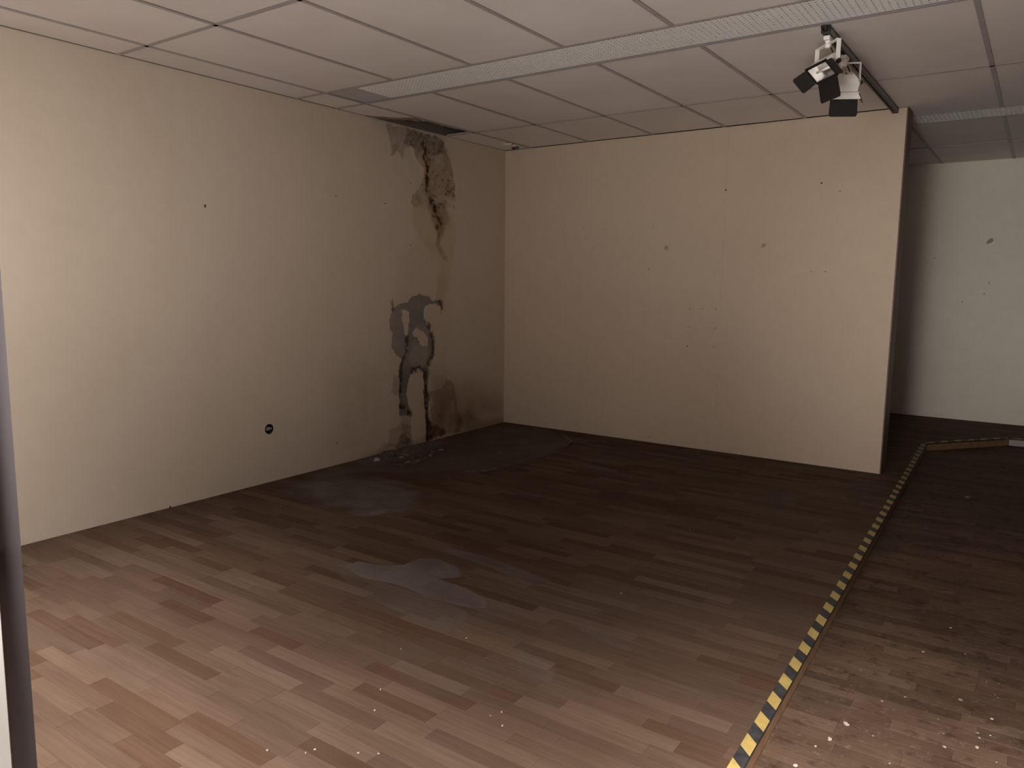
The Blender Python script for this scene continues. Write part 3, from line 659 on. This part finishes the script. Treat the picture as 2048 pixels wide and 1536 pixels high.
# ------------------------------------------------------------------ track and spotlights
m_rail = simple('rail_grey', (.24, .22, .215), .45)
TX = 3.42; TZ = H-.002
tr = empty('lighting_track', (TX, -2.13, TZ), 'black lighting track under the ceiling running to the partition end', 'track')
mb = MB(); L = 2.10
mb.box((-.0155, L/2, -.018), (.003, L, .034)); mb.box((0, L/2, -.003), (.034, L, .003)); mb.box((-.009, L/2, -.0345), (.010, L, .002)); mb.box((.009, L/2, -.0345), (.010, L, .002))
mb.build('rail', m_black, tr)
mb = MB(); mb.box((.0155, L/2, -.0165), (.003, L, .032)); mb.build('side_profile', m_rail, tr)
mb = MB(); mb.box((0, -.012, -.0175), (.042, .024, .034), bev=.003); mb.build('end_feed', m_black, tr)
mb = MB(); mb.tube([(0, -.022, -.02), (-.012, -.045, -.012), (.012, -.062, -.020), (.004, -.05, -.034), (-.012, -.034, -.030), (-.004, -.026, -.018)], .007, 8); mb.build('feed_cable', m_black, tr, smooth=True)
mb = MB(); mb.box((0, L-.01, -.018), (.04, .02, .04), bev=.003); mb.build('end_cap', m_black, tr)

def flood(name, y, az, tilt, label, doors, drop=.124, W=.17, roll=0):
    """az: heading of the yoke axis (deg left of +y); tilt: how far the face looks below horizontal; face looks to the left of the axis"""
    e = empty(name, (TX, y, TZ-.0375), label, 'spotlight')
    u = Vector((-sin(radians(az)), cos(radians(az)), 0)); lat = Vector((-u.y, u.x, 0)); z = Vector((0, 0, 1))
    u2 = (u*cos(radians(roll))+z*sin(radians(roll)))
    mb = MB(); mb.box((0, 0, -.0105), (.030, .072, .020), bev=.003); mb.build('track_adapter', m_white, e)
    mb = MB(); mb.cyl((0, 0, -.0205), (0, 0, -.034), .014, .012); mb.cyl((0, 0, -.0365), (0, 0, -.052), .015, .012); mb.build('swivel', m_white, e, smooth=False)
    # inverted U yoke
    yk = Vector((0, 0, -.035)); hw = W/2+.012; mb = MB(); wB = (u2, lat, u2.cross(lat))
    zz = u2.cross(lat); zz = zz if zz.z > 0 else -zz
    mb.box(yk, (2*hw, .020, .004), (u2, lat, zz))
    for s in (-1, 1): mb.box(yk+u2*s*hw-zz*(drop/2-.002), (.004, .022, drop), (u2, lat, zz), bev=.001)
    mb.build('yoke', m_white, e)
    for s in (-1, 1):
        k = MB(); c = yk+u2*s*(hw+.002)-zz*(drop-.02); k.cyl(c, c+u2*s*.012, .011, n=14); k.build('knob', m_black, e)
    n = (lat*cos(radians(tilt))-zz*sin(radians(tilt))); v = n.cross(u2).normalized()   # v: across the face
    if v.z < 0: v = -v
    c = yk-zz*(drop-.02)                                        # pivot = centre of the housing
    Bf = (u2, v, n); D = .075; Hh = .085
    # housing: open box tapering to the back
    def ring(w, h, d): return [c+u2*sx*w/2+v*sy*h/2+n*d for sx, sy in ((-1, -1), (1, -1), (1, 1), (-1, 1))]
    R = [ring(W*.62, Hh*.5, -D*.62), ring(W*.86, Hh*.86, -D*.38), ring(W, Hh, -D*.1), ring(W, Hh, D*.5), ring(W-.008, Hh-.008, D*.5), ring(W-.008, Hh-.008, D*.1)]
    vs = sum(R, []); fs = [(3, 2, 1, 0)]
    for k in range(5): fs += [(4*k+i, 4*k+(i+1) % 4, 4*k+4+(i+1) % 4, 4*k+4+i) for i in range(4)]
    fs += [(20, 21, 22, 23)]
    mb = MB(); mb.add(vs, fs)
    for k in range(5): mb.box(c-n*(D*.5)+u2*(k-2)*W*.12, (.003, Hh*.72, .028), Bf)     # cooling fins
    ho = mb.build('housing', m_white, e)
    # flange frame
    mb = MB(); fr = D*.5
    for s in (-1, 1):
        mb.box(c+v*s*(Hh/2+.002)+n*fr, (W+.020, .012, .006), Bf); mb.box(c+u2*s*(W/2+.004)+n*fr, (.012, Hh+.016, .006), Bf)
    mb.build('front_frame', m_black if az > 0 else m_white, e)
    # parabolic reflector trough and linear lamp
    mb = MB(); N = 12; vs = []
    for s in (-1, 1):
        for k in range(N+1):
            t = -1+2*k/N; vs.append(c+u2*s*(W/2-.006)+v*t*(Hh/2-.006)+n*(D*.46-(1-t*t)*D*.32))
    mb.add(vs, [(k, k+1, N+2+k, N+1+k) for k in range(N)]); rf = mb.build('reflector', m_chrome, e, smooth=True)
    mb = MB(); mb.cyl(c-u2*W*.36+n*D*.28, c+u2*W*.36+n*D*.28, .006, n=10); mb.build('halogen_tube', m_lamp, e, smooth=True)
    # barn doors: (side, length, opening angle from the face plane, trapezoid)
    if az < 0: doors = doors+[('low', .034, 52, .014)]
    for di, (side, ln, ang, flare) in enumerate(doors):
        if side in ('near', 'far'):
            s = -1 if side == 'near' else 1; out = u2*s; ax = v; base = c+out*(W/2+.008)+n*fr; hwid = Hh/2
        else:
            s = -1 if side == 'low' else 1; out = v*s; ax = u2; base = c+out*(Hh/2+(.012 if az < 0 and di == len(doors)-1 else .006))+n*fr; hwid = W/2
        d = out*cos(radians(ang))+n*sin(radians(ang)); nn = d.cross(ax).normalized()*.0012
        q = [base-ax*hwid, base+ax*hwid, base+ax*(hwid+flare)+d*ln*.9, base+ax*(hwid+flare-.008)+d*ln, base-ax*(hwid+flare-.008)+d*ln, base-ax*(hwid+flare)+d*ln*.9]
        vs = [p+nn for p in q]+[p-nn for p in q]; k = len(q)
        mb = MB(); mb.add(vs, [tuple(range(k)), tuple(range(k, 2*k))[::-1]]+[(i, k+i, k+(i+1) % k, (i+1) % k) for i in range(k)]); mb.cyl(base-ax*hwid, base+ax*hwid, .0035, n=8)
        mb.build(*(('flared_skirt', m_white) if az < 0 and di == len(doors)-1 else ('barn_door', m_black)), e)
    # cable loop
    mb = MB(); P = [Vector((0, .02, -.028)), Vector((.02, .02, -.07)), Vector((.03, .0, -.11)), yk-zz*(drop*.5)+lat*-.035, c-n*D*.6]
    pts = []
    for k in range(len(P)-1):
        for t in (0, .33, .66): 
            p0, p1, p2, p3 = P[max(k-1, 0)], P[k], P[k+1], P[min(k+2, len(P)-1)]
            pts.append(.5*((2*p1)+(p2-p0)*t+(2*p0-5*p1+4*p2-p3)*t*t+(3*p1-3*p2+p3-p0)*t**3))
    pts.append(P[-1]); mb.tube(pts, .0035, 6); mb.build('cable', m_black, e, smooth=True)
    return e
m_lamp = simple('lamp_quartz', (.9, .9, .88), .2)
flood('spotlight', -2.088, 43, 46, 'nearer white spotlight with open black flaps and visible reflector', [('far', .085, 35, .004), ('near', .07, 12, .004), ('low', .10, 32, .004)])
flood('spotlight', -1.70, -60, 60, 'farther white spotlight pointing down and away with black flap', [('low', .125, 60, .004), ('far', .07, 60, .0)], W=.14, drop=.119)

# ------------------------------------------------------------------ socket in the left wall
so = empty('wall_socket', (0, -2.861, .382), 'open round electrical box without cover low on the cream wall', 'socket')
mb = MB(); n = 32; vs = []
for r, x in ((.036, .0015), (.031, .0022), (.030, .0), (.028, -.034), (.0, -.034)):
    for i in range(n): t = 2*pi*i/n; vs.append((x, cos(t)*r, sin(t)*r))
mb.add(vs, [(k*n+i, k*n+(i+1) % n, (k+1)*n+(i+1) % n, (k+1)*n+i) for k in range(4) for i in range(n)]); mb.build('flush_box', m_black, so, smooth=False)
mb = MB()
mb.box((-.016, 0, 0), (.010, .036, .030), bev=.003); mb.cyl((-.014, -.011, 0), (-.008, -.011, 0), .004); mb.cyl((-.014, .011, 0), (-.008, .011, 0), .004); mb.build('insert', simple('grey_insert', (.22, .18, .18), .5), so)
mb = MB(); mb.box((-.009, 0, 0), (.002, .060, .010)); mb.build('mounting_strap', m_bar, so)

# ------------------------------------------------------------------ rubble at the foot of the damaged wall
def heap():
    ys = np.arange(-2.12, -1.02, .009); xs = np.arange(.004, .42, .009); X, Y = np.meshgrid(xs, ys)
    w = np.exp(-((Y+1.75)/.26)**2)*np.exp(-((X-.10)/.13)**2)+.55*np.exp(-((Y+1.28)/.20)**2)*np.exp(-((X-.07)/.10)**2)
    n = fbm(X, Y, 22, 4, 71); n2 = fbm(X, Y, 60, 2, 77)
    Z = w*(.006+.045*np.maximum(n-.3, 0)+.010*n2)-.003
    Z[:, -1] = -.004; keep = Z > -.001; ny, nx = X.shape
    i = (np.arange(ny-1)[:, None]*nx+np.arange(nx-1)[None]); kf = keep[:-1, :-1] | keep[1:, :-1] | keep[:-1, 1:] | keep[1:, 1:]; i = i[kf]
    F = np.stack([i, i+1, i+nx+1, i+nx], -1); used = np.unique(F); rm = np.zeros(ny*nx, int); rm[used] = np.arange(len(used))
    V = np.stack([X, Y, np.maximum(Z, .0002)], -1).reshape(-1, 3)[used]
    me = bpy.data.meshes.new('plaster_rubble'); me.from_pydata(V.tolist(), [], rm[F].tolist()); me.update()
    o = link('plaster_rubble', me, m_plaster_dark); tag(o, 'low heap of damp crumbled plaster along the foot of the damaged wall', 'rubble', kind='stuff')
heap()
def chunk(name, p, r, m, label, cat, group=None, flat=.4, tilt=.3, z=None, n=9):
    bm = bmesh.new(); 
    top = []; bot = []
    rr = [random.uniform(.6, 1.15) for _ in range(n)]; ell = random.uniform(.55, 1)
    for i in range(n):
        t = 2*pi*i/n; top.append(bm.verts.new((cos(t)*r*rr[i]*.86, sin(t)*r*rr[i]*ell*.86, r*flat*random.uniform(.8, 1.1)))); bot.append(bm.verts.new((cos(t)*r*rr[i], sin(t)*r*rr[i]*ell, 0)))
    ct = bm.verts.new((0, 0, r*flat*1.25))
    for i in range(n):
        j = (i+1) % n; bm.faces.new((bot[i], bot[j], top[j], top[i])); bm.faces.new((top[i], top[j], ct))
    bm.faces.new(bot[::-1]); me = bpy.data.meshes.new(name); bm.to_mesh(me); bm.free()
    o = link(name, me, m, loc=p); o.rotation_euler = (random.uniform(-tilt, tilt), random.uniform(-tilt, tilt), random.uniform(0, 6.28))
    return tag(o, label, cat, group)
def ph(x, y, z=0): return hit(x, y, 2, z)
p = ph(757, 922, .0); chunk('plaster_chunk', (p.x, p.y-.02, .009), .026, m_chip, 'whitish plaster lump at the left end of the rubble heap', 'plaster', flat=.6)
p = ph(861, 912, .0); chunk('plaster_chunk', (p.x, p.y, .001), .022, m_plaster, 'small pale plaster lump right of the rubble heap', 'plaster', flat=.5)
p = ph(999, 908, .0); chunk('dark_crumb', (p.x, p.y, .001), .030, m_plaster_dark, 'single dark crumb lying alone on the grey film before the corner', 'debris', flat=.35)
p = ph(1050, 882, 0)
for x, y, r in [(778,914,.030),(790,911,.038),(803,917,.030),(812,913,.036),(826,918,.032),(840,914,.030),(795,925,.030),(815,928,.034),(835,926,.026),(850,919,.026),(866,908,.03),(882,903,.035),(780,921,.022),(855,930,.02)]:
    p = ph(x, y, .015); chunk('plaster_flake', (max(p.x, r+.01), p.y, random.uniform(.024, .030)), r*.8, random.choice([m_plaster, m_plaster_dark, m_plaster_dark]), 'grey-brown plaster flake tumbled on the rubble heap', 'plaster', 'plaster flakes on the rubble heap', flat=.25, tilt=.45)
def curl(pts, w, m, label):  # dark curved strips stand in for cracks and shade under lifted film
    P = [ph(*q, 0) for q in pts]; vs = []; n = len(P)
    for k, q in enumerate(P):
        d = (P[min(k+1, n-1)]-P[max(k-1, 0)]).normalized(); s = Vector((d.y, -d.x, 0)); h = .006+.010*sin(pi*k/(n-1))
        for o_, z in ((0, .0015), (w, h), (w, h+.003), (0, .0045)): vs.append(Vector((q.x+s.x*o_, q.y+s.y*o_, z)))
    fs = [(4*k+i, 4*k+(i+1) % 4, 4*k+4+(i+1) % 4, 4*k+4+i) for k in range(n-1) for i in range(4)]+[(3, 2, 1, 0), tuple(4*(n-1)+i for i in range(4))]
    return tag(mesh('dark_crescent', vs, fs, m), label, 'debris')
curl([(788,931),(805,932),(822,930),(838,926),(846,920)], -.03, m_plaster_dark, 'dark crescent of crack and shade under lifted film, edging the front of the rubble heap')
curl([(930,944),(950,947),(968,945),(985,941),(998,938)], -.010, m_plaster_dark, 'long dark crescent of crack and shade under lifted film, right of the rubble')
curl([(1122,870),(1130,878),(1140,886),(1128,893)], -.03, m_plaster_dark, 'dark crescent of crack and shade under lifted film, by the foot of the partition')
# crumbs
def c2(x, y): return (300+x/2.56, 1150+y/2.56)
for x, y in [c2(600,900), c2(797,913), c2(845,895), c2(1066,913), c2(1172,917), c2(1150,695), c2(1743,723), c2(1805,773), c2(1800,703), c2(1180,588), c2(1285,380), c2(1620,325), (1242,1187), (562,1013), (1380,1060)]:
    p = ph(x, y); chunk('crumb', (p.x, p.y, .0005), .0042, m_chip, 'tiny white plaster crumb lying on the raised laminate floor', 'crumb', 'white crumbs on the raised floor', n=6, flat=.7)
def c7(x, y): return (1480+x/3.606, 1250+y/3.606)
big = [((765,715), .017, 'largest pale chip on the lower floor beside the taped step'), ((650,825), .014, 'pale broken chip on the lower floor below the largest one'), ((1710,885), .012, 'pale round chip on the lower floor near the bottom right corner'), ((1817,678), .009, 'white chip on the lower floor close to the right picture edge'), ((1320,195), .008, 'lone white chip in the middle of the lower floor'), ((400,1015), .014, 'pale chip on the lower floor at the bottom picture edge beside the step')]
for q, r, lb in big:
    x, y = c7(*q); p = ph(x, y, -HS); chunk('paint_chip', (p.x, p.y, -HS+.0005), r*.75, m_chip, lb, 'chip', flat=.3, tilt=.05)
for q, r in [((545,875), .008), ((1190,520), .006), ((1025,550), .010), ((1778,408), .005), ((1867,425), .005), ((1590,540), .014), ((1715,780), .012), ((1805,797), .007), ((1725,815), .008), ((1625,210), .006), ((1475,880), .009), ((1520,20), .009), ((1080,1000), .005), ((960,800), .005), ((1840,505), .004), ((1860,525), .004), ((1430,680), .004), ((1470,785), .004), ((870,325), .004), ((1850,990), .005)]:
    x, y = c7(*q); p = ph(x, y, -HS); chunk('paint_chip', (p.x, p.y, -HS+.0005), r*.65, m_chip if r < .01 else m_plaster, 'small pale paint chip scattered on the lower floor', 'chip', 'small chips on the lower floor', flat=.25, tilt=.05, n=7)
p = ph(1936, 995, -HS); chunk('paint_chip', (p.x, p.y, -HS+.0005), .03, m_plaster, 'pale flake on the dark far part of the lower floor', 'chip', flat=.15, tilt=.03)

# ------------------------------------------------------------------ glass door leaf at the left, standing open beside the viewer
d0 = ray(75, 1536); hd = Vector((d0.x, d0.y, 0)).normalized(); Pd = CAM+d0*1.0; leaf_dir = Vector((-hd.y, hd.x, 0))
if leaf_dir.dot(rt) > 0: leaf_dir = -leaf_dir
def onleaf(x, y):
    d = ray(x, y); t = (Pd-CAM).dot(hd)/d.dot(hd); return CAM+d*t
def ext(a, b, z):                                        # extend the edge line to height z
    t = (z-a.z)/(b.z-a.z); return a+(b-a)*t
e0, e1 = onleaf(0, 530), onleaf(75, 1536); s0, s1 = onleaf(-4, 1150), onleaf(25, 1536)
zt, zb = 2.10, .03
E_t, E_b, S_t, S_b = ext(e0, e1, zt), ext(e0, e1, zb), ext(s0, s1, zt), ext(s0, s1, zb)
def slab(name, q, t, m, par):
    nrm = hd*t; vs = [p-nrm/2 for p in q]+[p+nrm/2 for p in q]
    return child(mesh(name, vs, [(0, 1, 2, 3), (7, 6, 5, 4), (0, 4, 5, 1), (1, 5, 6, 2), (2, 6, 7, 3), (3, 7, 4, 0)], m), par)
nt = NT('smoked_glass'); tb = nt.n('ShaderNodeBsdfTransparent'); tb.inputs[0].default_value = (.27, .255, .265, 1)
db = nt.n('ShaderNodeBsdfDiffuse'); db.inputs[0].default_value = (.62, .56, .60, 1); mxs = nt.n('ShaderNodeMixShader'); mxs.inputs[0].default_value = .14
nt.l(tb.outputs[0], mxs.inputs[1]); nt.l(db.outputs[0], mxs.inputs[2]); nt.l(mxs.outputs[0], nt.out.inputs['Surface']); m_smoke = nt.m
dr = empty('door_1', (E_b.x, E_b.y, -HS), 'open shop door with smoked glass edge and white metal stile at the left', None, kind='structure')
slab('glass_pane', [S_b, E_b, E_t, S_t], .008, m_smoke, dr)
slab('white_stile', [S_b+leaf_dir*.09, S_b+leaf_dir*.0005, S_t+leaf_dir*.0005, S_t+leaf_dir*.09], .030, m_white, dr)
